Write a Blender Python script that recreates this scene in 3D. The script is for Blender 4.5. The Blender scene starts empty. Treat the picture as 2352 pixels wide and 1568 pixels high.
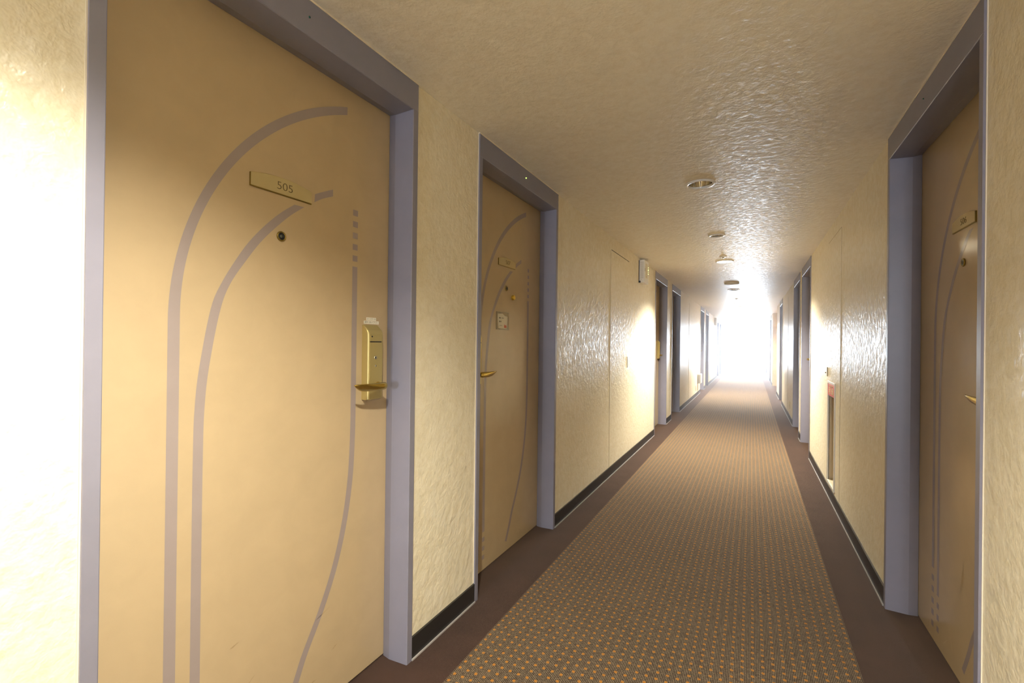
import bpy, bmesh, math, random
from mathutils import Vector, Matrix
random.seed(7)
S = bpy.context.scene
COL = S.collection
PI = math.pi

# ------------------------------------------------------------------ camera, world, exposure
CAM_H = 1.2176
cam_data = bpy.data.cameras.new('camera')
cam_data.lens = 16.0
cam_data.sensor_width = 36.0
cam_data.clip_start = 0.01
cam = bpy.data.objects.new('camera', cam_data)
COL.objects.link(cam)
_R = Vector((0.88504934, 0.46534477, 0.01191276))
_U = Vector((-0.00946505, -0.00759617, 0.99992635))
_F = Vector((-0.46540099, 0.88509691, 0.00231847))
cam.matrix_world = Matrix(((_R.x, _U.x, -_F.x, 0.0), (_R.y, _U.y, -_F.y, 0.0), (_R.z, _U.z, -_F.z, CAM_H), (0, 0, 0, 1)))
S.camera = cam

SKY = 185.0
world = bpy.data.worlds.new('daylight')
S.world = world
world.use_nodes = True
bg = world.node_tree.nodes['Background']
bg.inputs['Color'].default_value = (0.80, 0.88, 1.0, 1)
bg.inputs['Strength'].default_value = SKY

S.view_settings.view_transform = 'Standard'
S.view_settings.look = 'None'
S.view_settings.gamma = 1.0
S.view_settings.use_curve_mapping = False
S.view_settings.exposure = 0.1
S.cycles.diffuse_bounces = 6
S.cycles.max_bounces = 12
S.cycles.caustics_reflective = False
S.cycles.caustics_refractive = False
S.cycles.sample_clamp_indirect = 6.0

LAMP_W = 300.0
LAMP_COL = (1.0, 0.935, 0.76)

# ------------------------------------------------------------------ layout
XL, XR = -1.1436, 0.5706          # corridor wall faces
H = 2.2                            # ceiling
DEPTH = 0.11                       # door recess behind the wall face
YB, YE = -7.0, 29.0                # corridor ends
FW = 0.978                         # door frame width
OPEN_H = 2.092
ALC0, ALC1 = 13.2, 15.9            # opening to the side hall on the right
LX = -0.285                        # line of ceiling fittings

LEFT_FRAMES = [(0.392, 0.975), (1.813, 0.980), (6.257, FW), (7.715, FW), (12.42, FW), (13.88, FW), (18.70, FW), (20.25, FW), (24.95, FW), (26.45, FW)]
RIGHT_FRAMES = [(1.717, 1.0), (5.86, FW), (7.10, FW), (10.92, FW), (16.92, FW), (20.9, FW)]   # near Y, width

# daylight portals at the two end windows (sampling guides for the sky light only)
def portal(name, loc, rot, sx, sy):
    l = bpy.data.lights.new(name, 'AREA')
    l.shape = 'RECTANGLE'
    l.size, l.size_y = sx, sy
    l.cycles.is_portal = True
    o = bpy.data.objects.new(name, l)
    o.location = loc
    o.rotation_euler = rot
    COL.objects.link(o)
    return o
WIN = (XL + 0.02, XR - 0.02, 0.10, 2.18)    # far window x0 x1 z0 z1
BWIN = (-0.65, 0.15, 1.05, 1.6)     # window behind the viewpoint
portal('daylight_portal', ((WIN[0] + WIN[1]) / 2, YE + 0.1, (WIN[2] + WIN[3]) / 2), (-PI / 2, 0, 0), WIN[1] - WIN[0], WIN[3] - WIN[2])
portal('daylight_portal', ((BWIN[0] + BWIN[1]) / 2, YB - 0.1, (BWIN[2] + BWIN[3]) / 2), (PI / 2, 0, 0), BWIN[1] - BWIN[0], BWIN[3] - BWIN[2])

# ------------------------------------------------------------------ materials
class NT:
    def __init__(self, name):
        self.m = bpy.data.materials.new(name)
        self.m.use_nodes = True
        self.t = self.m.node_tree
        self.b = self.t.nodes['Principled BSDF']
    def n(self, kind, **kw):
        nd = self.t.nodes.new('ShaderNode' + kind)
        for k, v in kw.items():
            if k in nd.inputs.keys():
                nd.inputs[k].default_value = v
            else:
                setattr(nd, k, v)
        return nd
    def l(self, a, b):
        self.t.links.new(a, b)
    def set(self, **kw):
        for k, v in kw.items():
            self.b.inputs[k.replace('_', ' ')].default_value = v
    def coords(self, scale=(1, 1, 1), loc=(0, 0, 0)):
        tc = self.n('TexCoord')
        mp = self.n('Mapping')
        mp.inputs['Scale'].default_value = scale
        mp.inputs['Location'].default_value = loc
        self.l(tc.outputs['Object'], mp.inputs['Vector'])
        return mp.outputs['Vector']
    def math(self, op, a, b=None, c=None, clamp=False):
        nd = self.n('Math', operation=op)
        nd.use_clamp = clamp
        for i, v in enumerate((a, b, c)):
            if v is None:
                continue
            if isinstance(v, (int, float)):
                nd.inputs[i].default_value = v
            else:
                self.l(v, nd.inputs[i])
        return nd.outputs[0]
    def noise(self, vec, scale, detail=2.0, rough=0.5, dist=0.0):
        nd = self.n('TexNoise')
        nd.inputs['Scale'].default_value = scale
        nd.inputs['Detail'].default_value = detail
        nd.inputs['Roughness'].default_value = rough
        nd.inputs['Distortion'].default_value = dist
        self.l(vec, nd.inputs['Vector'])
        return nd.outputs['Fac']
    def ramp(self, fac, stops):
        nd = self.n('ValToRGB')
        cr = nd.color_ramp
        while len(cr.elements) < len(stops):
            cr.elements.new(0.5)
        for e, (p, c) in zip(cr.elements, stops):
            e.position = p
            e.color = (*c, 1)
        self.l(fac, nd.inputs['Fac'])
        return nd.outputs['Color']
    def mix(self, fac, a, b):
        nd = self.n('Mix', data_type='RGBA')
        if isinstance(fac, (int, float)):
            nd.inputs[0].default_value = fac
        else:
            self.l(fac, nd.inputs[0])
        for i, v in ((6, a), (7, b)):
            if isinstance(v, tuple):
                nd.inputs[i].default_value = (*v, 1)
            else:
                self.l(v, nd.inputs[i])
        return nd.outputs[2]
    def bump(self, height, dist, strength=1.0):
        nd = self.n('Bump')
        nd.inputs['Distance'].default_value = dist
        nd.inputs['Strength'].default_value = strength
        self.l(height, nd.inputs['Height'])
        self.l(nd.outputs['Normal'], self.b.inputs['Normal'])

def wallpaper(name, scale, c0, c1, dist, rough, spec=0.42, sc=20):
    k = NT(name)
    v = k.coords(scale)
    vf = k.coords((1, 1, 1))
    big = k.noise(vf, 14, 3, 0.6, 1.2)
    fib = k.noise(v, 60, 4, 0.65, 2.5)
    f = k.math('ADD', k.math('MULTIPLY', big, 0.55), k.math('MULTIPLY', fib, 0.45))
    k.l(k.ramp(f, [(0.36, c0), (0.62, c1)]), k.b.inputs['Base Color'])
    h1 = k.noise(v, 31, 3.0, 0.6, 0.2)
    h2 = k.noise(v, 55, 2.0, 0.6, 1.0)
    k.bump(k.math('ADD', k.math('MULTIPLY', h1, 0.72), k.math('MULTIPLY', h2, 0.16)), dist)
    # pearly flakes pressed into the paper: glossier than the ground
    fl = k.noise(v, sc, 2.0, 0.55, 0.5)
    fleck = k.math('SMOOTH_MIN', k.math('MULTIPLY', k.math('SUBTRACT', fl, 0.47, clamp=True), 7.0, clamp=True), 1.0, 0.1)
    k.l(k.math('MULTIPLY_ADD', fleck, spec * 2.4, spec * 0.35), k.b.inputs['Specular IOR Level'])
    k.l(k.math('MULTIPLY_ADD', fleck, -0.10, rough), k.b.inputs['Roughness'])
    return k.m

def paint(name, col, rough=0.45, spot=0.0, metallic=0.0, fine=0.0):
    k = NT(name)
    v = k.coords()
    n = k.noise(v, 9, 4, 0.6, 0.4)
    lo = tuple(c * (1 - 0.02 - spot) for c in col)
    hi = tuple(min(1, c * (1.02 + spot)) for c in col)
    k.l(k.ramp(n, [(0.3, lo), (0.7, hi)]), k.b.inputs['Base Color'])
    if fine:
        k.bump(k.noise(v, 420, 2), fine)
    k.set(Roughness=rough, Metallic=metallic)
    if name.startswith(('tan_door', 'grey_lavender_stripe')): k.set(Specular_IOR_Level=0.36)
    return k.m

def metal(name, col, rough, brushed=False, met=1.0):
    k = NT(name)
    v = k.coords((1, 1, 60) if brushed else (1, 1, 1))
    n = k.noise(v, 120 if brushed else 40, 3)
    k.l(k.ramp(n, [(0.2, tuple(c * 0.9 for c in col)), (0.8, col)]), k.b.inputs['Base Color'])
    r = k.math('MULTIPLY_ADD', n, 0.12, rough - 0.06)
    k.l(r, k.b.inputs['Roughness'])
    k.set(Metallic=met)
    return k.m

def glow(name, col, strength):
    k = NT(name)
    v = k.coords()
    n = k.noise(v, 30, 1)
    k.l(k.ramp(n, [(0.0, tuple(c * 0.95 for c in col)), (1.0, col)]), k.b.inputs['Emission Color'])
    k.set(Base_Color=(*col, 1), Emission_Strength=strength, Roughness=0.4)
    return k.m

M = {}
M['wall'] = wallpaper('cream_textured_wallpaper', (1, 1, 0.9), (0.76, 0.69, 0.525), (0.85, 0.79, 0.645), 0.0052, 0.45, 0.44, 30)
M['ceiling'] = wallpaper('cream_ceiling_paper', (1, 1, 1), (0.80, 0.74, 0.62), (0.88, 0.83, 0.72), 0.0045, 0.50, 0.42, 34)
M['frame'] = paint('grey_lavender_frame_paint', (0.215, 0.21, 0.275), 0.38, 0.02)
M['door'] = paint('tan_door_paint', (0.47, 0.365, 0.235), 0.17, 0.01, 0.0, 0.00008)
M['stripe'] = paint('grey_lavender_stripe', (0.31, 0.26, 0.26), 0.19, 0.01, 0.0, 0.00008)
M['scuff'] = paint('door_scuff', (0.33, 0.24, 0.13), 0.6)
M['bead'] = paint('cream_caulk', (0.82, 0.74, 0.60), 0.6)
M['base'] = paint('black_skirting', (0.022, 0.020, 0.020), 0.35)
M['lip'] = paint('pale_skirting_lip', (0.40, 0.38, 0.38), 0.3)
M['gap'] = paint('dark_gap', (0.02, 0.017, 0.014), 0.8)
M['seam'] = paint('paper_seam', (0.56, 0.48, 0.34), 0.7)
M['brass'] = metal('satin_brass', (0.62, 0.51, 0.22), 0.46, True, 0.72)
M['brass_pol'] = metal('lever_brass', (0.70, 0.52, 0.14), 0.24)
M['steel'] = metal('key_cylinder_steel', (0.62, 0.58, 0.48), 0.3)
M['chrome'] = metal('reflector_chrome', (0.85, 0.82, 0.74), 0.08)
M['plate'] = paint('pale_brass_plate', (0.52, 0.43, 0.23), 0.4, 0.0, 0.25)
M['plate_dark'] = metal('plate_edge_bronze', (0.32, 0.23, 0.06), 0.4)
M['ink'] = paint('engraved_ink', (0.09, 0.065, 0.025), 0.6)
M['black'] = paint('black_plastic', (0.012, 0.012, 0.012), 0.3)
M['lens'] = paint('viewer_lens', (0.05, 0.055, 0.05), 0.05)
M['white'] = paint('white_plastic', (0.80, 0.79, 0.77), 0.4)
M['offwhite'] = paint('ivory_plastic', (0.72, 0.64, 0.48), 0.45)
M['ring'] = paint('pale_metal_ring', (0.84, 0.82, 0.77), 0.25)
M['paper'] = paint('white_sticker', (0.85, 0.82, 0.72), 0.6)
M['stamp'] = paint('red_stamp', (0.55, 0.09, 0.05), 0.6)
M['red'] = paint('red_sign', (0.62, 0.035, 0.04), 0.3)
M['sign_text'] = paint('sign_lettering', (0.88, 0.78, 0.45), 0.5)
M['niche'] = paint('niche_lining', (0.58, 0.50, 0.38), 0.5)
M['pull'] = paint('recessed_pull_metal', (0.20, 0.17, 0.12), 0.4)
M['vent'] = paint('vent_shadow_grey', (0.42, 0.40, 0.37), 0.5)
M['yellow'] = paint('gold_button', (0.74, 0.50, 0.06), 0.3, 0, 0.5)
M['led_on'] = glow('lit_green_led', (0.55, 1.0, 0.10), 6.0)
M['led_off'] = paint('unlit_green_led', (0.005, 0.06, 0.035), 0.2)
M['led_row'] = glow('status_led', (0.75, 1.0, 0.35), 3.0)
M['bulb_on'] = glow('lit_lamp_face', (1.0, 0.88, 0.64), 60.0)
M['bulb_off'] = paint('frosted_bulb', (0.7, 0.68, 0.6), 0.25)
M['hall'] = paint('warm_hall_paint', (0.82, 0.70, 0.54), 0.5)
M['winframe'] = paint('aluminium_window_frame', (0.55, 0.55, 0.56), 0.35)

def carpet_plain():
    k = NT('brown_cut_pile_carpet')
    v = k.coords()
    a = k.noise(v, 5, 4, 0.6)
    b = k.noise(v, 700, 2, 0.7)
    f = k.math('ADD', k.math('MULTIPLY', a, 0.6), k.math('MULTIPLY', b, 0.4))
    k.l(k.ramp(f, [(0.35, (0.025, 0.012, 0.009)), (0.65, (0.048, 0.024, 0.018))]), k.b.inputs['Base Color'])
    k.bump(b, 0.002, 0.6)
    k.set(Roughness=0.9, Sheen_Weight=0.35, Sheen_Roughness=0.4)
    k.b.inputs['Sheen Tint'].default_value = (0.9, 0.7, 0.6, 1)
    k.b.inputs['Specular IOR Level'].default_value = 0.15
    return k.m
M['carpet'] = carpet_plain()

def carpet_runner():
    PX, PY = 0.0345, 0.0365
    k = NT('dotted_woven_carpet')
    tc = k.n('TexCoord')
    jit = k.n('TexNoise')
    jit.inputs['Scale'].default_value = 260
    jit.inputs['Detail'].default_value = 1
    k.l(tc.outputs['Object'], jit.inputs['Vector'])
    sep = k.n('SeparateXYZ')
    k.l(tc.outputs['Object'], sep.inputs[0])
    sj = k.n('SeparateColor')
    k.l(jit.outputs['Color'], sj.inputs[0])
    x = k.math('MULTIPLY_ADD', k.math('SUBTRACT', sj.outputs[0], 0.5), 0.0045, sep.outputs[0])
    y = k.math('MULTIPLY_ADD', k.math('SUBTRACT', sj.outputs[1], 0.5), 0.0050, sep.outputs[1])
    def cell(c, p, off=0.0):
        return k.math('SUBTRACT', k.math('FRACT', k.math('ADD', k.math('DIVIDE', c, p), 1000.5 + off)), 0.5)
    dx = cell(x, PX)
    dy = cell(y, PY)
    d = k.math('SQRT', k.math('ADD', k.math('MULTIPLY', dx, dx), k.math('MULTIPLY', dy, dy)))
    rag = k.noise(tc.outputs['Object'], 650, 1)
    dot = k.math('LESS_THAN', d, k.math('MULTIPLY_ADD', rag, 0.30, 0.015))
    x = k.math('MULTIPLY_ADD', k.math('SUBTRACT', sj.outputs[0], 0.5), 0.0022, sep.outputs[0])
    y = k.math('MULTIPLY_ADD', k.math('SUBTRACT', sj.outputs[1], 0.5), 0.0030, sep.outputs[1])
    # woven ridges along the corridor, broken into flecks
    tx, ty = PX / 6, PY / 4.5
    col_id = k.math('FLOOR', k.math('DIVIDE', x, tx))
    odd = k.math('MULTIPLY', k.math('FRACT', k.math('MULTIPLY', col_id, 0.5)), 1.0)
    yy = k.math('MULTIPLY_ADD', odd, ty, y)
    fx = cell(x, tx)
    fy = cell(yy, ty)
    fd = k.math('ADD', k.math('MULTIPLY', k.math('MULTIPLY', fx, fx), 1.3), k.math('MULTIPLY', fy, fy))
    n2 = k.noise(tc.outputs['Object'], 150, 2)
    thr = k.math('MULTIPLY_ADD', n2, 0.36, -0.065)
    fleck = k.math('LESS_THAN', fd, thr)
    big = k.noise(tc.outputs['Object'], 3.0, 3)
    dark = k.ramp(big, [(0.3, (0.031, 0.0195, 0.0135)), (0.7, (0.045, 0.029, 0.021))])
    c = k.mix(fleck, dark, (0.25, 0.20, 0.135))
    c = k.mix(dot, c, (0.40, 0.165, 0.02))
    k.l(c, k.b.inputs['Base Color'])
    k.bump(k.math('ADD', fleck, k.math('MULTIPLY', n2, 0.5)), 0.0012, 0.5)
    k.set(Roughness=0.9, Sheen_Weight=0.35, Sheen_Roughness=0.4)
    k.b.inputs['Sheen Tint'].default_value = (0.9, 0.75, 0.65, 1)
    k.b.inputs['Specular IOR Level'].default_value = 0.15
    return k.m
M['runner'] = carpet_runner()

def glass():
    m = bpy.data.materials.new('window_glass')
    m.use_nodes = True
    t = m.node_tree
    t.nodes.clear()
    out = t.nodes.new('ShaderNodeOutputMaterial')
    mx = t.nodes.new('ShaderNodeMixShader')
    tr = t.nodes.new('ShaderNodeBsdfTransparent')
    tr.inputs['Color'].default_value = (0.97, 0.99, 1.0, 1)
    gl = t.nodes.new('ShaderNodeBsdfGlossy')
    gl.inputs['Roughness'].default_value = 0.02
    fr = t.nodes.new('ShaderNodeFresnel')
    t.links.new(fr.outputs[0], mx.inputs[0])
    t.links.new(tr.outputs[0], mx.inputs[1])
    t.links.new(gl.outputs[0], mx.inputs[2])
    t.links.new(mx.outputs[0], out.inputs[0])
    return m
M['glass'] = glass()
def clear_plastic():
    k = NT('clear_card_holder_plastic')
    v = k.coords()
    n = k.noise(v, 50, 2)
    k.l(k.ramp(n, [(0.2, (0.62, 0.55, 0.38)), (0.8, (0.70, 0.62, 0.45))]), k.b.inputs['Base Color'])
    k.set(Roughness=0.15, Alpha=0.35)
    return k.m
M['clear'] = clear_plastic()

# ------------------------------------------------------------------ mesh helpers
class MB:
    def __init__(self):
        self.v, self.f, self.mi, self.sm = [], [], [], []
    def face(self, idx, mi=0, sm=False):
        self.f.append(idx); self.mi.append(mi); self.sm.append(sm)
    def add(self, vs):
        b = len(self.v)
        self.v.extend([tuple(p) for p in vs])
        return b
    def box(self, x0, x1, y0, y1, z0, z1, mi=0):
        b = self.add([(x, y, z) for z in (z0, z1) for y in (y0, y1) for x in (x0, x1)])
        for q in ((0, 2, 3, 1), (4, 5, 7, 6), (0, 1, 5, 4), (1, 3, 7, 5), (3, 2, 6, 7), (2, 0, 4, 6)):
            self.face([b + i for i in q], mi)
        return self
    def prism(self, poly, axis, a0, a1, mi=0, sm=False):
        """poly in the plane across axis, extruded a0..a1; axis 'x': (y,z) 'y': (x,z) 'z': (x,y)"""
        def P(p, a):
            return {'x': (a, p[0], p[1]), 'y': (p[0], a, p[1]), 'z': (p[0], p[1], a)}[axis]
        n = len(poly)
        b = self.add([P(p, a0) for p in poly] + [P(p, a1) for p in poly])
        self.face([b + i for i in range(n)][::-1], mi)
        self.face([b + n + i for i in range(n)], mi)
        for i in range(n):
            j = (i + 1) % n
            self.face([b + i, b + j, b + n + j, b + n + i], mi, sm)
        return self
    def lathe(self, prof, c=(0, 0, 0), axis='z', n=32, mi=0, cap0=False, cap1=False, sm=True):
        """prof: (radius, height) along the axis"""
        def P(r, h, a):
            u, w = r * math.cos(a), r * math.sin(a)
            p = {'z': (u, w, h), 'y': (u, h, w), 'x': (h, u, w)}[axis]
            return (p[0] + c[0], p[1] + c[1], p[2] + c[2])
        b = self.add([P(r, h, 2 * PI * i / n) for r, h in prof for i in range(n)])
        for k in range(len(prof) - 1):
            for i in range(n):
                j = (i + 1) % n
                self.face([b + k * n + i, b + k * n + j, b + (k + 1) * n + j, b + (k + 1) * n + i], mi, sm)
        if cap0: self.face([b + i for i in range(n)][::-1], mi)
        if cap1: self.face([b + (len(prof) - 1) * n + i for i in range(n)], mi)
        return self
    def loft(self, rings, mi=0, sm=True, caps=True):
        n = len(rings[0])
        b = self.add([p for r in rings for p in r])
        for k in range(len(rings) - 1):
            for i in range(n):
                j = (i + 1) % n
                self.face([b + k * n + i, b + k * n + j, b + (k + 1) * n + j, b + (k + 1) * n + i], mi, sm)
        if caps:
            self.face([b + i for i in range(n)][::-1], mi)
            self.face([b + (len(rings) - 1) * n + i for i in range(n)], mi)
        return self
    def quad(self, pts, mi=0):
        b = self.add(pts)
        self.face([b + i for i in range(len(pts))], mi)
        return self
    def mirror_x(self, w):
        self.v = [(w - p[0], p[1], p[2]) for p in self.v]
        self.f = [list(f)[::-1] for f in self.f]
        return self
    def mesh(self, name, mats, fix=True):
        me = bpy.data.meshes.new(name)
        me.from_pydata(self.v, [], self.f)
        for m in mats: me.materials.append(m)
        for p, mi, sm in zip(me.polygons, self.mi, self.sm):
            p.material_index = mi
            p.use_smooth = sm
        if fix:
            bm = bmesh.new(); bm.from_mesh(me)
            bmesh.ops.recalc_face_normals(bm, faces=bm.faces)
            bm.to_mesh(me); bm.free()
        me.update()
        return me

def obj(name, mb, mats, parent=None, loc=None, bevel=0.0, rz=None, fix=True, segs=2):
    if not isinstance(mats, (list, tuple)): mats = [mats]
    me = mb if isinstance(mb, bpy.types.Mesh) else mb.mesh(name, mats, fix)
    if bevel:
        bm = bmesh.new(); bm.from_mesh(me)
        bmesh.ops.remove_doubles(bm, verts=bm.verts, dist=1e-6)
        es = [e for e in bm.edges if len(e.link_faces) == 2 and e.calc_face_angle(0) > math.radians(32)]
        bmesh.ops.bevel(bm, geom=es, offset=bevel, segments=segs, profile=0.5, affect='EDGES', clamp_overlap=True)
        for f in bm.faces: f.smooth = False
        bm.to_mesh(me); bm.free()
    o = bpy.data.objects.new(name, me)
    COL.objects.link(o)
    if parent: o.parent = parent
    if loc is not None: o.location = loc
    if rz is not None: o.rotation_euler = (0, 0, rz)
    return o

def tag(o, label=None, cat=None, group=None, kind=None):
    if label: o['label'] = label
    if cat: o['category'] = cat
    if group: o['group'] = group
    if kind: o['kind'] = kind
    return o

def empty(name, loc, rz=0.0):
    o = bpy.data.objects.new(name, None)
    o.empty_display_size = 0.1
    o.location = loc
    o.rotation_euler = (0, 0, rz)
    COL.objects.link(o)
    return o

def text_mesh(s, size, extrude=0.0, name='text', squash=1.0, offset=0.0):
    """lettering as a mesh lying in the xz plane, centred, facing -y"""
    cu = bpy.data.curves.new(name, 'FONT')
    cu.body = s
    cu.size = size
    cu.align_x = 'CENTER'
    cu.align_y = 'CENTER'
    cu.extrude = extrude
    cu.offset = offset
    cu.resolution_u = 6
    t = bpy.data.objects.new(name, cu)
    COL.objects.link(t)
    bpy.context.view_layer.update()
    dg = bpy.context.evaluated_depsgraph_get()
    me = bpy.data.meshes.new_from_object(t.evaluated_get(dg))
    bpy.data.objects.remove(t)
    bpy.data.curves.remove(cu)
    for v in me.vertices:
        v.co = (v.co.x * squash, -v.co.z, v.co.y)
    me.materials.clear()
    me.name = name
    return me

# ------------------------------------------------------------------ the shell
T = 0.30   # wall build depth
fl = MB().box(XL - T, XR + 2.6, YB - 0.2, YE + 0.2, -0.12, 0.0)
tag(obj('floor', fl, M['carpet']), 'dark brown plain carpet floor along both edges of the corridor', 'floor', kind='structure')

def wall_segments(frames, lo, hi, extra=()):
    cuts = sorted([(a, a + w) for a, w in frames] + list(extra))
    segs, y = [], lo
    for a, b in cuts:
        segs.append((y, a)); y = b
    segs.append((y, hi))
    return segs
BOXY = (4.203, 4.540, 0.122, 0.922)      # hose / extinguisher niche in the right wall

wl = MB()
SEG_L = wall_segments(LEFT_FRAMES, YB, YE)
for a, b in SEG_L: wl.box(XL - 0.17, XL, a, b, 0, H)
wl.box(XL - T, XL - 0.165, YB, YE, 0, H)
tag(obj('wall_left', wl, M['wall']), 'cream textured wallpaper wall on the side of door 505', 'wall', kind='structure')

wr = MB()
SEG_R = wall_segments(RIGHT_FRAMES, YB, YE, [(ALC0, ALC1)])
for a, b in SEG_R:
    if a < BOXY[0] < b:
        wr.box(XR, XR + 0.17, a, BOXY[0], 0, H)
        wr.box(XR, XR + 0.17, BOXY[1], b, 0, H)
        wr.box(XR, XR + 0.17, BOXY[0], BOXY[1], 0, BOXY[2])
        wr.box(XR, XR + 0.17, BOXY[0], BOXY[1], BOXY[3], H)
    else:
        wr.box(XR, XR + 0.17, a, b, 0, H)
wr.box(XR + 0.165, XR + T, YB, ALC0, 0, H)
wr.box(XR + 0.165, XR + T, ALC1, YE, 0, H)
tag(obj('wall_right', wr, M['wall']), 'cream textured wallpaper wall on the side of door 506', 'wall', kind='structure')

# the side hall that opens on the right
ha = MB()
ha.box(XR + T - 0.01, XR + 2.5, ALC1, ALC1 + 0.15, 0, H)
ha.box(XR + T - 0.01, XR + 2.5, ALC0 - 0.15, ALC0, 0, H)
ha.box(XR + 2.35, XR + 2.5, ALC0, ALC1, 0, H)
tag(obj('wall_side_hall', ha, M['hall']), 'warm tan walls of the side hall opening off the right wall', 'wall', kind='structure')

def end_wall(name, y0, y1, win, label):
    x0, x1, z0, z1 = win
    m = MB()
    m.box(XL - T, x0, y0, y1, 0, H).box(x1, XR + T, y0, y1, 0, H)
    m.box(x0, x1, y0, y1, 0, z0).box(x0, x1, y0, y1, z1, H)
    return tag(obj(name, m, M['wall']), label, 'wall', kind='structure')
end_wall('wall_end', YE, YE + 0.2, WIN, 'pale end wall around the bright window closing the corridor')
end_wall('wall_back', YB - 0.2, YB, BWIN, 'cream end wall behind the viewpoint with a small window')

def window(name, win, y, label):
    x0, x1, z0, z1 = win
    r = empty(name, ((x0 + x1) / 2, y, z0))
    hx = (x1 - x0) / 2; hz = z1 - z0; w = 0.014
    m = MB().box(-hx, -hx + w, -.03, .03, 0, hz).box(hx - w, hx, -.03, .03, 0, hz).box(-hx + w, hx - w, -.03, .03, 0, w).box(-hx + w, hx - w, -.03, .03, hz - w, hz)
    obj('window_frame', m, M['winframe'], r)
    obj('pane', MB().box(-hx + w, hx - w, -.003, .003, w, hz - w), M['glass'], r)
    return tag(r, label, 'window', kind='structure')
window('window_1', WIN, YE + 0.06, 'blazing white daylight window at the far end of the corridor')
window('window_2', BWIN, YB - 0.06, 'small daylight window in the end wall behind the viewpoint')

# ceiling with round openings for the downlights
LAMPS = [(-5.6, 'on', 0.0865), (0.20, 'on', 0.0865), (2.99, 'off', 0.0865), (4.464, 'off', 0.070), (5.89, 'on', 0.098), (8.95, 'off', 0.098), (11.99, 'on', 0.098), (12.95, 'off', 0.09), (15.39, 'off', 0.09), (17.9, 'on', 0.098), (23.9, 'on', 0.098)]  # first entry is unseen, added behind the camera for ambient light on the ceiling
ce = MB()
half = 0.17
x0, x1, xa, xb = XL - T, XR + 2.6, LX - half, LX + half
ce.quad([(x0, YB - .2, H), (xa, YB - .2, H), (xa, YE + .2, H), (x0, YE + .2, H)])
ce.quad([(xb, YB - .2, H), (x1, YB - .2, H), (x1, YE + .2, H), (xb, YE + .2, H)])
yy = YB - .2
for ly, st, rr in LAMPS:
    ce.quad([(xa, yy, H), (xb, yy, H), (xb, ly - half, H), (xa, ly - half, H)])
    n = 32
    inner, outer = [], []
    for i in range(n):
        a = 2 * PI * i / n
        cx_, sx_ = math.cos(a), math.sin(a)
        k_ = half / max(abs(cx_), abs(sx_))
        r_in = rr - 0.0185
        inner.append((LX + r_in * cx_, ly + r_in * sx_, H)); outer.append((LX + k_ * cx_, ly + k_ * sx_, H))
    b = ce.add(inner + outer)
    for i in range(n):
        j = (i + 1) % n
        ce.face([b + i, b + j, b + n + j, b + n + i])
    yy = ly + half
ce.quad([(xa, yy, H), (xb, yy, H), (xb, YE + .2, H), (xa, YE + .2, H)])
ce.box(x0, x1, YB - .2, YE + .2, H + 0.2, H + 0.3)
for s in ((x0, x0 + .02, YB - .2, YE + .2), (x1 - .02, x1, YB - .2, YE + .2), (x0, x1, YB - .2, YB - .18), (x0, x1, YE + .18, YE + .2)):
    ce.box(*s, H, H + .2)
tag(obj('ceiling', ce, M['ceiling'], fix=False), 'cream stippled paper ceiling of the corridor', 'ceiling', kind='structure')

# skirting
def skirting(name, segs, xf, sgn, label):
    m = MB()
    for a, b in segs:
        xs = sorted((xf, xf + sgn * 0.008))
        m.box(xs[0], xs[1], a, b, 0.0, 0.086)
        xs = sorted((xf + sgn * 0.008, xf + sgn * 0.013))
        m.box(xs[0], xs[1], a, b, 0.0, 0.006, 1)
    tag(obj(name, m, [M['base'], M['lip']]), label, 'skirting', kind='structure')
skirting('baseboard_left', SEG_L, XL, 1, 'black skirting strip at the foot of the wall beside door 505')
skirting('baseboard_right', SEG_R, XR, -1, 'black skirting strip at the foot of the wall beside door 506')

# ------------------------------------------------------------------ runner
RX0, RX1 = -0.962, 0.372
rn = MB().box(-(RX1 - RX0) / 2, (RX1 - RX0) / 2, YB, YE - 0.01, 0.0, 0.003)
tag(obj('carpet_runner', rn, M['runner'], loc=((RX0 + RX1) / 2, 0, 0)), 'brown woven carpet strip with orange dots down the middle of the corridor', 'carpet')

# ------------------------------------------------------------------ door frames and doors (local: x to viewer's right, y into the wall, z up)
HEAD = OPEN_H
def frame_mesh(w):
    m = MB()
    fw = 0.0285
    def jamb(mirror):
        prof = [(0.0, -0.009), (fw - 0.002, -0.009), (fw, -0.007), (fw + 0.006, DEPTH - 0.036), (fw - 0.001, DEPTH - 0.001), (fw - 0.012, DEPTH - 0.001), (fw - 0.012, DEPTH + 0.055), (0.0, DEPTH + 0.055)]
        if mirror: prof = [(w - p[0], p[1]) for p in prof][::-1]
        m.prism(prof, 'z', 0.0, HEAD)
    jamb(False); jamb(True)
    hp = [(-0.009, H - 0.004), (-0.009, HEAD + 0.002), (-0.007, HEAD), (DEPTH - 0.036, HEAD - 0.006), (DEPTH - 0.001, HEAD + 0.001), (DEPTH - 0.001, HEAD + 0.012), (DEPTH + 0.055, HEAD + 0.012), (DEPTH + 0.055, H - 0.004)]
    m.prism(hp, 'x', 0.0, w)
    return m
def bead_mesh(w):
    m = MB()
    m.box(-0.004, w + 0.004, -0.011, -0.001, H - 0.0045, H - 0.0002)
    m.box(-0.003, 0.0, -0.003, -0.0005, 0.09, H - 0.0045)
    m.box(w, w + 0.003, -0.003, -0.0005, 0.09, H - 0.0045)
    return m

def strip(m, left, right, mi):
    """a flat band between two edge polylines, standing a hair proud of the door face"""
    n = len(left)
    y = -0.0004
    b = m.add([(p[0], y, p[1]) for p in left] + [(p[0], y, p[1]) for p in right])
    for i in range(n - 1):
        m.face([b + i, b + n + i, b + n + i + 1, b + i + 1], mi)

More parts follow.
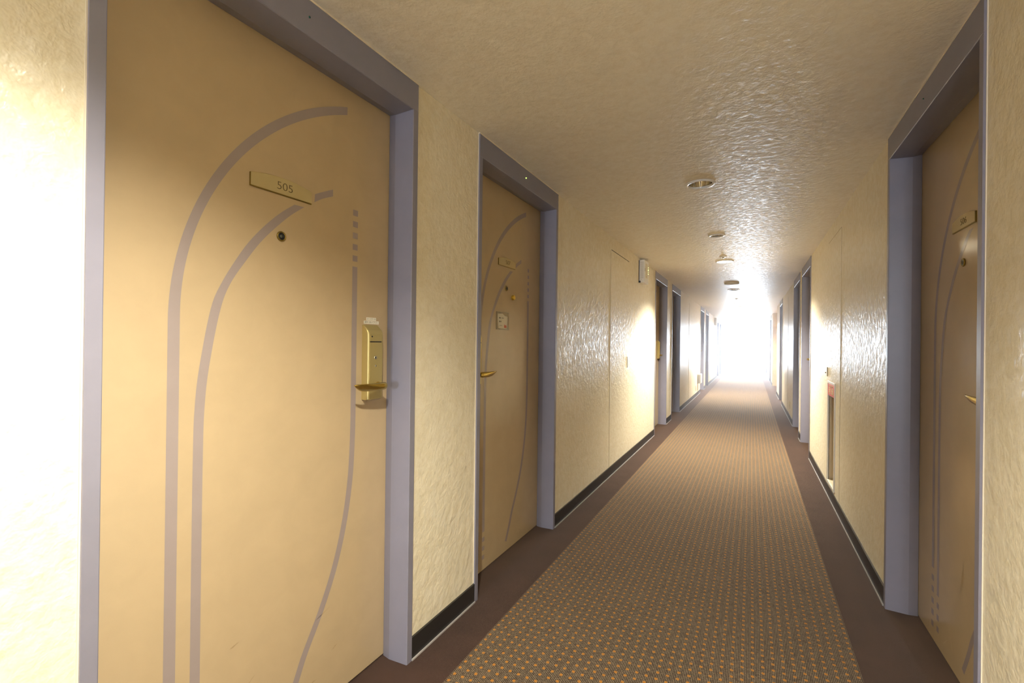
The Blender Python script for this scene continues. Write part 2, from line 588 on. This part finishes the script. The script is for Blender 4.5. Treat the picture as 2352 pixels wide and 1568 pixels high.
def spline(pts, k=8):
    out = []
    P = [pts[0]] + list(pts) + [pts[-1]]
    for i in range(1, len(P) - 2):
        p0, p1, p2, p3 = P[i - 1:i + 3]
        for s in range(k):
            t = s / k
            out.append(tuple(0.5 * (2 * p1[d] + (p2[d] - p0[d]) * t + (2 * p0[d] - 5 * p1[d] + 4 * p2[d] - p3[d]) * t * t + (3 * p1[d] - p0[d] - 3 * p2[d] + p3[d]) * t ** 3) for d in (0, 1)))
    out.append(pts[-1])
    return out

def arc_edge(um, z0, a, b, zlo, u_end, n=48):
    pts = [(um, zlo)]
    t_end = math.acos(max(-1, min(1, (um + a - u_end) / a)))
    for i in range(n + 1):
        t = t_end * i / n
        pts.append((um + a - a * math.cos(t), z0 + b * math.sin(t)))
    return pts

def squares(m, uc, wd, tops, hgt, mi):
    for zt in tops:
        strip(m, [(uc - wd / 2, zt - hgt), (uc - wd / 2, zt)], [(uc + wd / 2, zt - hgt), (uc + wd / 2, zt)], mi)

def door_mesh(w):
    """tan slab with the grey arcs, lines and squares painted on it; u measured from the frame's outer edge"""
    m = MB()
    m.box(0.019, w - 0.019, 0.0, 0.045, 0.006, HEAD + 0.008)
    # wide outer arc
    strip(m, arc_edge(0.1960, 1.26, 0.85, 0.8262, 0.300, 0.739), arc_edge(0.2225, 1.28, 0.87, 0.7911, 0.300, 0.739), 1)
    # inner arc, broken where it passes the number plate
    lo = arc_edge(0.2560, 1.00, 0.80, 0.8000, 0.208, 0.700)
    A = [(0.256, 0.208), (0.256, 0.86), (0.260, 1.06), (0.276, 1.193), (0.2975, 1.308), (0.3225, 1.370), (0.354, 1.428), (0.391, 1.487), (0.437, 1.544), (0.488, 1.596), (0.544, 1.641), (0.604, 1.685), (0.651, 1.711), (0.682, 1.726)]
    B = [(0.280, 0.208), (0.280, 0.86), (0.284, 1.06), (0.300, 1.193), (0.3225, 1.309), (0.347, 1.373), (0.384, 1.433), (0.426, 1.494), (0.471, 1.546), (0.523, 1.598), (0.577, 1.641), (0.6045, 1.660), (0.640, 1.683), (0.682, 1.703)]
    sa, sb = spline(A), spline(B)
    cut = [i for i, p in enumerate(sa) if p[1] < 1.640]
    la = sa[:len(cut)]; lb = sb[:len(cut)]
    lb2 = [p for p in sb if p[1] < 1.641]
    def resample(pts, n):
        L = [0]
        for p, q in zip(pts, pts[1:]): L.append(L[-1] + math.dist(p, q))
        out = []
        for i in range(n):
            t = L[-1] * i / (n - 1)
            k = max(j for j in range(len(L)) if L[j] <= t + 1e-9)
            if k >= len(pts) - 1: out.append(pts[-1]); continue
            s = (t - L[k]) / (L[k + 1] - L[k])
            out.append(tuple(pts[k][d] + s * (pts[k + 1][d] - pts[k][d]) for d in (0, 1)))
        return out
    strip(m, resample(la, 90), resample(lb2, 90), 1)
    ta = [p for p in sa if p[0] >= 0.606]; tb = [p for p in sb if p[0] >= 0.606]
    strip(m, resample(ta, 16), resample(tb, 16), 1)
    # thin line on the lock side, sweeping back to the foot of the door
    c = spline([(0.7815, 1.481), (0.7815, 1.19), (0.7815, 1.034), (0.780, 0.879), (0.771, 0.726), (0.747, 0.58), (0.708, 0.444), (0.654, 0.322), (0.594, 0.2145), (0.561, 0.141), (0.520, 0.062)])
    L, R = [], []
    for i, p in enumerate(c):
        q = c[min(i + 1, len(c) - 1)]; o = c[max(i - 1, 0)]
        dx, dz = q[0] - o[0], q[1] - o[1]
        l = math.hypot(dx, dz)
        nx, nz = dz / l, -dx / l
        L.append((p[0] + nx * 0.0115, p[1] + nz * 0.0115)); R.append((p[0] - nx * 0.0115, p[1] - nz * 0.0115))
    strip(m, L, R, 1)
    squares(m, 0.7815, 0.0225, [1.6825 - 0.0405 * i for i in range(5)], 0.021, 1)
    squares(m, 0.2093, 0.0265, [0.271 - 0.0475 * i for i in range(5)], 0.024, 1)
    squares(m, 0.268, 0.024, [0.180 - 0.0475 * i for i in range(3)], 0.023, 1)
    return m
SCUFFS = {
    '505': [((0.40, 0.235), (0.43, 0.255), .0022), ((0.633, 0.30), (0.69, 0.318), .0016), ((0.355, 0.37), (0.38, 0.376), .003), ((0.70, 0.165), (0.725, 0.175), .003), ((0.50, 0.09), (0.515, 0.13), .003), ((0.60, 0.10), (0.64, 0.106), .004)],
    '507': [((0.62, 0.05), (0.66, 0.09), .004), ((0.33, 0.10), (0.37, 0.13), .004), ((0.42, 0.12), (0.45, 0.09), .004), ((0.68, 0.08), (0.72, 0.05), .005)],
    '506': [((0.497, 0.33), (0.513, 0.44), .009), ((0.40, 0.12), (0.43, 0.06), .006), ((0.33, 0.05), (0.37, 0.09), .005)],
}
def add_scuffs(m, key, w):
    for (a, b, t) in SCUFFS.get(key, []):
        n = 7
        L, R = [], []
        for i in range(n):
            s = i / (n - 1)
            x = a[0] + (b[0] - a[0]) * s + random.uniform(-1, 1) * t * .4
            z = a[1] + (b[1] - a[1]) * s + random.uniform(-1, 1) * t * .4
            h = t * math.sin(PI * s) * random.uniform(.35, .6) + 0.0002
            vert = abs(b[1] - a[1]) > abs(b[0] - a[0])
            L.append((x - (h if vert else 0), z - (0 if vert else h))); R.append((x + (h if vert else 0), z + (0 if vert else h)))
        strip(m, L, R, 2)

def plate_mesh():
    """name plate with a bowed top edge; x 0..0.2, z 0..0.05"""
    top = [(0.2 * i / 16, 0.0355 + 0.0125 * (1 - ((i - 8) / 8) ** 2)) for i in range(17)]
    poly = [(0.0, 0.0), (0.2, 0.0)] + top[::-1]
    m = MB().prism(poly, 'y', -0.005, 0.0, 0)
    back = [(-0.0012, -0.0028), (0.2012, -0.0028), (0.2012, 0.0355)] + [(p[0], p[1] + 0.0008) for p in top[::-1]] + [(-0.0012, 0.0355)]
    m.prism(back, 'y', -0.0035, 0.0, 1)
    return m

def lever_mesh():
    """pivot at x=0 (right), blade to x=-0.142; y is out of the door when negative"""
    rings = []
    n = 20
    st = [  # x, centre z, half height, half thickness, twist, y
        (0.0125, 0.000, 0.0050, 0.0050, 0.0, 0.0), (0.0095, 0.000, 0.0098, 0.0090, 0.0, 0.0), (0.004, 0.0, 0.0130, 0.0115, 0.0, 0.0), (-0.010, 0.0, 0.0138, 0.0118, 0.10, 0.0), (-0.030, -0.0005, 0.0142, 0.0108, 0.25, -0.001),
        (-0.050, -0.0010, 0.0148, 0.0090, 0.42, -0.002), (-0.070, -0.0010, 0.0156, 0.0070, 0.55, -0.003), (-0.090, 0.0000, 0.0160, 0.0056, 0.60, -0.003), (-0.105, 0.0010, 0.0150, 0.0048, 0.60, -0.003),
        (-0.118, 0.0035, 0.0120, 0.0042, 0.60, -0.003), (-0.130, 0.0070, 0.0078, 0.0036, 0.60, -0.003), (-0.139, 0.0100, 0.0040, 0.0028, 0.60, -0.003), (-0.142, 0.0115, 0.0015, 0.0015, 0.60, -0.003)]
    for x, zc, hh, ht, tw, yc in st:
        r = []
        for i in range(n):
            a = 2 * PI * i / n
            p = 0.8
            ca, sa = math.cos(a), math.sin(a)
            yy_ = ht * math.copysign(abs(ca) ** p, ca); zz_ = hh * math.copysign(abs(sa) ** p, sa)
            r.append((x, yc + yy_ * math.cos(tw) - zz_ * math.sin(tw), zc + yy_ * math.sin(tw) + zz_ * math.cos(tw)))
        rings.append(r)
    return MB().loft(rings)

def lock_mesh():
    """tall card lock case, x 0..0.074, z 0..0.285, standing 33 mm proud with a curved, sloping top"""
    prof = [(0.0, 0.0), (-0.030, 0.0), (-0.033, 0.003), (-0.033, 0.238), (-0.0325, 0.246), (-0.0305, 0.2535), (-0.026, 0.2605), (-0.016, 0.2700), (-0.004, 0.2790), (0.0, 0.281)]
    m = MB()
    n = len(prof)
    inset = 0.0045
    rings = []
    for x, k in ((0.0, 0), (0.074, 1)):
        pass
    def side(x, xin):
        out = []
        for (y, z) in prof:
            out.append((x, y * 0.80, z)) if False else out.append((x, y, z))
        return out
    # outer side profile slightly shallower than the crown: gives the bright rounded long edges
    r0 = [(0.0, y * 0.84, z) for y, z in prof]
    r1 = [(0.0022, y * 0.955, z) for y, z in prof]
    r2 = [(0.0065, y, z) for y, z in prof]
    r3 = [(0.0675, y, z) for y, z in prof]
    r4 = [(0.0718, y * 0.955, z) for y, z in prof]
    r5 = [(0.0740, y * 0.84, z) for y, z in prof]
    m.loft([[(p[0], p[1], p[2] * 0.972) for p in rr] for rr in (r0, r1, r2, r3, r4, r5)], sm=False)
    return m

def build_door(num, w, digits, mirror, key=None, extras=True):
    """door slab Empty-free: the slab mesh is the thing; plate, viewer, lock are its parts"""
    m = door_mesh(w)
    if key: add_scuffs(m, key, w)
    slab = obj('door_%d' % num, m, [M['door'], M['stripe'], M['scuff']], fix=False)
    # recalc only the slab box is not needed: faces face -y
    if not extras: return slab
    pl = obj('number_plate', plate_mesh(), [M['plate'], M['plate_dark']], slab, (0.395, 0.0, 1.654))
    if digits:
        tm = text_mesh(digits, 0.0335, 0.0003, 'digits', 1.12, -0.0006)
        tm.materials.append(M['ink'])
        obj('digits', tm, None, pl, (0.108, -0.0052, 0.0225)) if False else None
        d = bpy.data.objects.new('digits', tm); COL.objects.link(d); d.parent = pl; d.location = (0.106, -0.0053, 0.0222)
    ey = obj('door_viewer', MB().lathe([(0.0, 0.0), (0.0145, 0.0), (0.0152, -0.002), (0.0140, -0.0042), (0.0118, -0.0045), (0.0105, -0.0030)], axis='y', n=28), M['plate_dark'], slab, (0.493, 0.0, 1.528))
    obj('viewer_rim', MB().lathe([(0.0108, -0.0030), (0.0102, -0.0044), (0.0070, -0.0030), (0.0052, -0.0022)], axis='y', n=24), M['black'], ey)
    obj('lens', MB().lathe([(0.0056, -0.0020), (0.0050, -0.0034), (0.0030, -0.0042), (0.0001, -0.0045)], axis='y', n=20), M['lens'], ey)
    lx = (0.820 if not mirror else w - 0.820 - 0.074 + 0.02)
    lk = obj('card_lock', lock_mesh(), M['brass'], slab, (lx, 0.0, 1.0035), fix=True)
    obj('card_slot', MB().box(0.006, 0.064, -0.0334, -0.032, 0.2088, 0.2128), M['black'], lk)
    obj('indicator_hole', MB().lathe([(0.0, -0.0336), (0.0030, -0.0336), (0.0030, -0.032)], (0.0165, 0, 0.2298), 'y', 14), M['black'], lk)
    obj('key_cylinder', MB().lathe([(0.0001, -0.0332), (0.0030, -0.0332), (0.0036, -0.0345), (0.0062, -0.0345), (0.0068, -0.0325)], (0.035, 0, 0.1528), 'y', 22), M['steel'], lk)
    obj('keyhole', MB().box(0.0338, 0.0362, -0.0349, -0.033, 0.1500, 0.1556), M['black'], lk)
    obj('screw_hole', MB().lathe([(0.0001, -0.0336), (0.0034, -0.0338), (0.0036, -0.0325)], (0.035, 0, 0.1225), 'y', 16), M['steel'], lk)
    lm = MB().lathe([(0.0135, -0.032), (0.0130, -0.036), (0.0105, -0.038), (0.0102, -0.060)], (0.0, 0, 0), 'y', 22)
    lv = lever_mesh()
    b = len(lm.v)
    lm.v += [(p[0], p[1] - 0.062, p[2]) for p in lv.v]
    lm.f += [[b + i for i in f] for f in lv.f]; lm.mi += lv.mi; lm.sm += lv.sm
    px = 0.048
    if mirror:
        lm.mirror_x(0.0); px = 0.074 - 0.048
    obj('lever_handle', lm, M['brass_pol'], lk, (px, 0.0, 0.0505), fix=True)
    return slab

def place(o, side, y_near, w, depth=DEPTH):
    if side == 'L':
        o.location = (XL - depth, y_near, 0.0); o.rotation_euler = (0, 0, PI / 2)
    else:
        o.location = (XR + depth, y_near + w, 0.0); o.rotation_euler = (0, 0, -PI / 2)
    return o

def copy_tree(o, parent=None):
    c = o.copy(); COL.objects.link(c)
    if parent: c.parent = parent
    for ch in list(o.children): copy_tree(ch, c)
    return c

def frame(num, side, y, w, label, led):
    f = obj('trim_%d' % num, frame_mesh(w), M['frame'])
    place(f, side, y, w, 0.0)
    obj('caulk_bead', bead_mesh(w), M['bead'], f)
    if led:
        obj('indicator_light', MB().lathe([(0.0001, -0.0125), (0.0022, -0.0115), (0.0032, -0.009)], (w * 0.502, 0, 2.147), 'y', 14), M['led_on'] if led == 'on' else M['led_off'], f)
    tag(f, label, 'door frame', kind='structure')
    return f

door_n = 0
ORD = ['first', 'second', 'third', 'fourth', 'fifth', 'sixth', 'seventh', 'eighth', 'ninth', 'tenth']
protoN = protoM = None
DOORS = []
for i, (y, w) in enumerate(LEFT_FRAMES):
    num = {0: '505', 1: '507'}.get(i)
    door_n += 1
    if num:
        d = build_door(door_n, w, num, i == 1, num)
        lab = 'tan door numbered %s with grey arc stripes' % num
        flab = 'grey metal frame around door %s' % num
    else:
        if i % 2 == 0:
            if protoN is None: d = protoN = build_door(door_n, FW, None, False)
            else: d = copy_tree(protoN)
        else:
            if protoM is None: d = protoM = build_door(door_n, FW, None, True)
            else: d = copy_tree(protoM)
        d.name = 'door_%d' % door_n
        lab = 'tan door recessed in the left wall, %s along from the camera' % ORD[i]
        flab = 'grey metal frame of the %s door along the left wall' % ORD[i]
    place(d, 'L', y, w)
    tag(d, lab, 'door', kind='structure')
    frame(door_n, 'L', y, w, flab, {0: 'off', 1: 'on'}.get(i))
    DOORS.append(d)
    if i == 0: D505 = d
    if i == 1: D507 = d
for i, (y, w) in enumerate(RIGHT_FRAMES):
    door_n += 1
    if i == 0:
        d = build_door(door_n, w, '506', False, '506')
        lab, flab = 'tan door numbered 506 with grey arc stripes', 'grey metal frame around door 506'
    else:
        d = copy_tree(protoM if i % 2 else protoN); d.name = 'door_%d' % door_n
        lab = 'tan door recessed in the right wall, %s along from the camera' % ORD[i]
        flab = 'grey metal frame of the %s door along the right wall' % ORD[i]
    place(d, 'R', y, w)
    tag(d, lab, 'door', kind='structure')
    frame(door_n, 'R', y, w, flab, 'off' if i == 0 else None)
    DOORS.append(d)

# stickers above the lock of door 505
def sticker(parent, x0, x1, z0, z1, s, size, name='sticker'):
    o = obj(name, MB().box(x0, x1, -0.0006, 0.0, z0, z1), M['paper'], parent)
    tm = text_mesh(s, size, 0.0, 'lettering', 0.95)
    tm.materials.append(M['ink'])
    t = bpy.data.objects.new('lettering', tm); COL.objects.link(t); t.parent = o
    t.location = ((x0 + x1) / 2, -0.0009, (z0 + z1) / 2)
    return o
sticker(D505, 0.839, 0.888, 1.2925, 1.304, '\u30ab\u30fc\u30c9\u30ad\u30fc\u306f', 0.0078)
sticker(D505, 0.827, 0.902, 1.2800, 1.2915, '\u7d20\u65e9\u304f\u629c\u3044\u3066\u4e0b\u3055\u3044', 0.0080)

# gold button and card holder on door 507
obj('door_button', MB().lathe([(0.0001, -0.016), (0.010, -0.0155), (0.0135, -0.013), (0.0150, -0.008), (0.0152, 0.0)], axis='y', n=24), M['yellow'], D507, (0.571, 0.0, 1.483))
hold = obj('card_holder', MB().box(0, 0.142, -0.002, -0.0005, 0, 0.102).box(0, 0.006, -0.007, 0, 0, 0.102).box(0.136, 0.142, -0.007, 0, 0, 0.102).box(0.006, 0.136, -0.007, 0, 0, 0.005).box(0.006, 0.136, -0.006, 0, 0.097, 0.102), M['clear'], D507, (0.377, 0.0, 1.289))
cm = MB().prism([(0.022, 0.008), (0.130, 0.006), (0.131, 0.078), (0.095, 0.080), (0.070, 0.092), (0.014, 0.090), (0.014, 0.060)], 'y', -0.0034, -0.0028, 0)
obj('card', cm, M['paper'], hold)
pr = MB()
for z, xs in ((0.066, (0.030, 0.034, 0.039, 0.044, 0.060, 0.070, 0.078)), (0.046, (0.030, 0.035, 0.040, 0.046, 0.052)), (0.024, (0.034, 0.044, 0.052, 0.060))):
    for x in xs:
        hgt = 0.009 if z > 0.03 else 0.004
        pr.box(x, x + 0.0030, -0.0037, -0.0034, z - hgt / 2 + random.uniform(0, .002), z + hgt / 2)
        pr.box(x - 0.0008, x + 0.0040, -0.0037, -0.0034, z - 0.0008, z + 0.0006)
obj('printed_lines', pr, M['ink'], hold)
st = MB()
for q in range(5):
    st.box(0.088 + q * 0.006, 0.0925 + q * 0.006, -0.0037, -0.0034, 0.012, 0.012 + (0.020, 0.014, 0.017, 0.013, 0.016)[q])
obj('red_stamp', st, M['stamp'], hold)

# ------------------------------------------------------------------ ceiling fittings
def downlight(y, state, r, label):
    o = obj('ceiling_downlight', MB().lathe([(r - 0.0195, 0.004), (r - 0.0185, -0.004), (r - 0.015, -0.0075), (r - 0.008, -0.0075), (r - 0.002, -0.0055), (r + 0.001, -0.0003)], n=40), M['ring'], loc=(LX, y, H))
    rc = r - 0.0192
    if state == 'on':
        obj('reflector', MB().lathe([(rc, 0.003), (rc * 0.93, 0.030), (0.0002, 0.034)], n=36), M['chrome'], o)
        obj('lamp_face', MB().lathe([(rc, 0.001), (rc * 0.9, -0.005), (rc * 0.6, -0.009), (0.0002, -0.011)], n=32), M['bulb_on'], o)
        l = bpy.data.lights.new('lamp', 'SPOT')
        l.energy = LAMP_W * (1.0 if y < 3 else 1.6 if y < 7 else 2.4)
        l.color = LAMP_COL
        l.spot_size = math.radians(133)
        l.spot_blend = 0.85
        l.shadow_soft_size = 0.035
        lo = bpy.data.objects.new('lamp', l); COL.objects.link(lo); lo.parent = o; lo.location = (0, 0, -0.05)
    else:
        m = MB().lathe([(rc, 0.003), (rc * 0.96, 0.030), (rc * 0.78, 0.075), (rc * 0.45, 0.100), (0.012, 0.108)], n=36, sm=True)
        obj('reflector', m, M['chrome'], o)
        obj('bulb', MB().lathe([(0.014, 0.108), (0.019, 0.085), (0.024, 0.062), (0.018, 0.048), (0.0002, 0.044)], n=24), M['bulb_off'], o)
    return tag(o, label, 'ceiling light', 'downlights along the corridor ceiling')
LLAB = ['round lit downlight on the ceiling behind the camera', 'round lit downlight above the camera beside door 505', 'unlit chrome downlight nearest in view, above door 507', 'small unlit downlight in front of the nearest lit one', 'glowing white downlight just behind the first sprinkler head',
        'unlit downlight just beyond the flat saucer detector', 'pale lit downlight beyond the second sprinkler head', 'small unlit downlight just past the wide pale one', 'unlit downlight just before the third sprinkler head',
        'lit downlight washed out near the far window end', 'farthest lit downlight lost in the window glare']
for (ly, stt, rr), lab in zip(LAMPS, LLAB):
    downlight(ly, stt, rr, lab)

det = obj('ceiling_detector', MB().lathe([(0.107, 0.0), (0.109, -0.008), (0.103, -0.016), (0.080, -0.021), (0.050, -0.023), (0.0002, -0.024)], n=40), M['paper'], loc=(LX, 8.0, H))
obj('sensor_cap', MB().lathe([(0.030, -0.0235), (0.028, -0.026), (0.020, -0.0275), (0.0002, -0.028)], n=24), M['white'], det)
tag(det, 'flat round ivory detector between two downlights on the ceiling', 'detector')

def sprinkler(y, label):
    o = obj('sprinkler_head', MB().lathe([(0.038, 0.0), (0.037, -0.005), (0.026, -0.008), (0.012, -0.009)], n=28), M['ring'], loc=(LX, y, H))
    fm = MB().lathe([(0.012, -0.008), (0.010, -0.013), (0.004, -0.015)], n=18)
    for sx in (-1, 1):
        fm.box(sx * 0.008 - 0.0015, sx * 0.008 + 0.0015, -0.0015, 0.0015, -0.020, -0.010)
    obj('sprinkler_arms', fm, M['pull'], o)
    obj('deflector', MB().lathe([(0.0002, -0.0195), (0.012, -0.0195), (0.0125, -0.021), (0.0002, -0.022)], n=20), M['ring'], o)
    return tag(o, label, 'sprinkler', 'sprinkler heads along the corridor ceiling')
sprinkler(5.56, 'small sprinkler head right in front of the glowing downlight')
sprinkler(10.73, 'second sprinkler head along the ceiling, midway down the corridor')
sprinkler(16.74, 'third sprinkler head along the ceiling, near the bright end')

# ------------------------------------------------------------------ wall fittings
def wall_empty(name, side, y, z):
    if side == 'L': return empty(name, (XL, y, z), PI / 2)
    return empty(name, (XR, y, z), -PI / 2)

def access_panel(side, y_left, w, label, slit):
    """flush wallpapered service door; y_left is the viewer's left edge"""
    o = wall_empty('access_panel', side, y_left, 0.088)
    hgt = 2.075 - 0.088
    obj('panel', MB().box(0.003, w - 0.003, -0.0024, -0.0003, 0.0, hgt), M['wall'], o)
    sm = MB().box(0.0005, 0.003, -0.0010, -0.0003, 0, hgt).box(w - 0.003, w - 0.0005, -0.0010, -0.0003, 0, hgt)
    obj('panel_seam', sm, M['seam'], o)
    if slit:
        obj('top_gap', MB().box(0.015, w - 0.01, -0.0026, -0.0003, hgt, hgt + 0.006), M['gap'] if side == 'L' else M['seam'], o)
    return o
p = access_panel('L', 4.10, 0.70, None, True)
pu = obj('flush_pull', MB().box(-0.014, 0.014, -0.003, 0, 0, 0.115).box(-0.009, 0.009, -0.0036, -0.003, 0.006, 0.109, 1), [M['offwhite'], M['pull']], p, (0.652, -0.002, 0.97 - 0.088))
tag(p, 'tall wallpapered access panel in the left wall beyond door 507', 'access panel', kind=None)
p = access_panel('R', 4.625, 0.622, None, True)
pu = obj('flush_pull', MB().box(-0.014, 0.014, -0.008, 0, 0, 0.075), M['offwhite'], p, (0.022, -0.002, 0.968 - 0.088))
obj('pull_knob', MB().lathe([(0.006, -0.012), (0.006, -0.018), (0.0002, -0.019)], (0, 0, 0.03), 'y', 14), M['pull'], pu)
# cut the niche out of the right panel: rebuild it from strips
pan = [c for c in p.children if c.name.startswith('panel') and 'seam' not in c.name][0]
n0, n1 = 4.625 - BOXY[1], 4.625 - BOXY[0]
zz0, zz1 = BOXY[2] - 0.088, BOXY[3] - 0.088
hgt = 2.075 - 0.088
pm = MB().box(0.003, n0, -0.0024, -0.0003, 0, hgt).box(n1, 0.619, -0.0024, -0.0003, 0, hgt).box(n0, n1, -0.0024, -0.0003, 0, zz0).box(n0, n1, -0.0024, -0.0003, zz1, hgt)
pan.data = pm.mesh('panel', [M['wall']])
tag(p, 'tall wallpapered access panel around the red extinguisher niche', 'access panel')
p = access_panel('L', 10.03, 0.62, None, False)
tag(p, 'faint distant access panel in the left wall past the paired doors', 'access panel')
p = access_panel('R', 9.9, 0.62, None, False)
tag(p, 'faint distant access panel in the right wall past the paired doors', 'access panel')

# extinguisher niche
nb = wall_empty('extinguisher_box', 'R', BOXY[1], BOXY[2])
W_, H_ = BOXY[1] - BOXY[0], BOXY[3] - BOXY[2]
dp = 0.160
li = MB().box(0.0, 0.006, 0.0, dp, 0, H_).box(W_ - 0.006, W_, 0.0, dp, 0, H_).box(0.006, W_ - 0.006, dp - 0.006, dp, 0, H_).box(0.006, W_ - 0.006, 0.0, dp, H_ - 0.006, H_)
obj('lining', li, M['niche'], nb)
obj('shelf', MB().box(0.006, W_ - 0.006, 0.0, dp, 0, 0.008), M['offwhite'], nb)
e = 0.012
fr = MB().box(-e, 0.006, -0.010, 0.004, -e, H_ + e).box(W_ - 0.006, W_ + e, -0.010, 0.004, -e, H_ + e).box(0.006, W_ - 0.006, -0.010, 0.004, H_ - 0.006, H_ + e).box(0.006, W_ - 0.006, -0.010, 0.004, -e, 0.006)
obj('trim_frame', fr, M['ring'], nb, bevel=0.0015)
sg = obj('sign', MB().box(0.006, W_ - 0.006, -0.008, -0.004, H_ - 0.100, H_ - 0.006), M['red'], nb)
for s, size, z, nm in (('\u6d88\u706b\u5668', 0.056, H_ - 0.064, 'lettering'), ('FIRE EXTINGUISHER', 0.017, H_ - 0.024, 'lettering')):
    tm = text_mesh(s, size, 0.0004, nm, 1.45 if size > .03 else 1.15)
    tm.materials.append(M['sign_text'])
    t = bpy.data.objects.new(nm, tm); COL.objects.link(t); t.parent = sg; t.location = (W_ / 2, -0.0086, z)
tag(nb, 'recessed fire extinguisher box with red header sign in the right wall', 'extinguisher box')

# white unit with status lights high on the left wall
def wall_unit(y, z, w, h, d, label):
    o = wall_empty('wall_unit', 'L', y, z)
    obj('case', MB().box(0, w, -d, -0.004, 0, h), M['white'], o, bevel=0.004)
    obj('back_plate', MB().box(-0.004, w, -0.006, 0, 0.004, h - 0.004), M['gap'], o)
    return o
u = wall_unit(5.262, 1.918, 0.225, 0.258, 0.065, None)
vs = MB()
for i in range(22):
    z = 0.050 + i * 0.0088
    vs.box(-0.0006, 0.001, -0.054, -0.018, z, z + 0.0028)
obj('side_vents', vs, M['vent'], u)
obj('cable_clamp', MB().box(-0.010, 0.012, -0.022, 0.0, 0.0, 0.020), M['black'], u)
obj('screw', MB().lathe([(0.0002, -0.0016), (0.0028, -0.001), (0.003, 0.0)], (0, 0, 0), 'x', 10), M['pull'], u, (0.0, -0.028, 0.036))
obj('front_panel', MB().box(0.060, 0.165, -0.0672, -0.064, 0.060, 0.225), M['offwhite'], u, bevel=0.001)
obj('front_slot', MB().box(0.020, 0.036, -0.0658, -0.064, 0.13, 0.165), M['pull'], u)
obj('logo_mark', MB().box(0.075, 0.095, -0.0680, -0.067, 0.066, 0.076), M['pull'], u)
for z in (0.118, 0.140, 0.160, 0.170, 0.193):
    obj('status_light', MB().lathe([(0.0002, -0.0685), (0.0032, -0.0680), (0.004, -0.065)], (0.198, 0, z), 'y', 12), M['led_row'], u)
tag(u, 'white vented wall unit with green status lights near the ceiling', 'wall unit')
u = wall_unit(17.25, 1.90, 0.24, 0.26, 0.075, None)
tag(u, 'pale distant box high on the left wall near the far doors', 'wall unit')

# small fittings further along
o = wall_empty('low_wall_box', 'L', 11.78, 0.285)
obj('box_case', MB().box(0, 0.24, -0.085, -0.002, 0, 0.23), M['white'], o, bevel=0.02, segs=4)
obj('box_plate', MB().box(-0.012, 0.252, -0.006, 0, -0.012, 0.242), M['offwhite'], o)
tag(o, 'white rounded box low on the left wall before the third pair of doors', 'wall box')
def outlet(side, y, z, label):
    o = wall_empty('wall_outlet', side, y, z)
    obj('cover_plate', MB().box(-0.037, 0.037, -0.008, 0, -0.06, 0.06), M['offwhite'], o, bevel=0.002)
    obj('socket_slots', MB().box(-0.010, -0.007, -0.0086, -0.007, -0.02, 0.0).box(0.007, 0.010, -0.0086, -0.007, -0.02, 0.0), M['pull'], o)
    tag(o, label, 'outlet')
outlet('R', 8.75, 0.245, 'small ivory outlet plate low on the right wall past the paired doors')
outlet('L', 11.45, 0.2, 'small ivory outlet plate low on the left wall beside the white box')

# lamp in the side hall
hl = obj('hall_downlight', MB().lathe([(0.10, 0.0), (0.10, -0.008), (0.085, -0.012)], n=32), M['ring'], loc=(XR + 1.25, 14.55, H))
obj('lamp_face', MB().lathe([(0.086, -0.010), (0.0002, -0.008)], n=28), M['bulb_on'], hl)
l = bpy.data.lights.new('lamp', 'SPOT'); l.energy = 420; l.color = (1.0, 0.78, 0.52); l.spot_size = math.radians(150); l.spot_blend = 0.5; l.shadow_soft_size = 0.06
lo = bpy.data.objects.new('lamp', l); COL.objects.link(lo); lo.parent = hl; lo.location = (0, 0, -0.03)
tag(hl, 'round downlight in the ceiling of the side hall on the right', 'ceiling light')

# ------------------------------------------------------------------ faint haze volume, added to stand in for lens bloom round the end window
HZ = 0.02
hm = bpy.data.materials.new('corridor_haze')
hm.use_nodes = True
t = hm.node_tree; t.nodes.clear()
out = t.nodes.new('ShaderNodeOutputMaterial')
vol = t.nodes.new('ShaderNodeVolumeScatter')
vol.inputs['Color'].default_value = (0.97, 0.97, 1.0, 1)
vol.inputs['Density'].default_value = HZ
vol.inputs['Anisotropy'].default_value = 0.75
t.links.new(vol.outputs[0], out.inputs['Volume'])
hz = obj('haze', MB().box(XL + 0.003, XR - 0.003, 7.0, YE - 0.02, 0.02, H - 0.06), hm)
tag(hz, 'thin bright haze filling the far half of the corridor before the window', 'haze', kind='stuff')
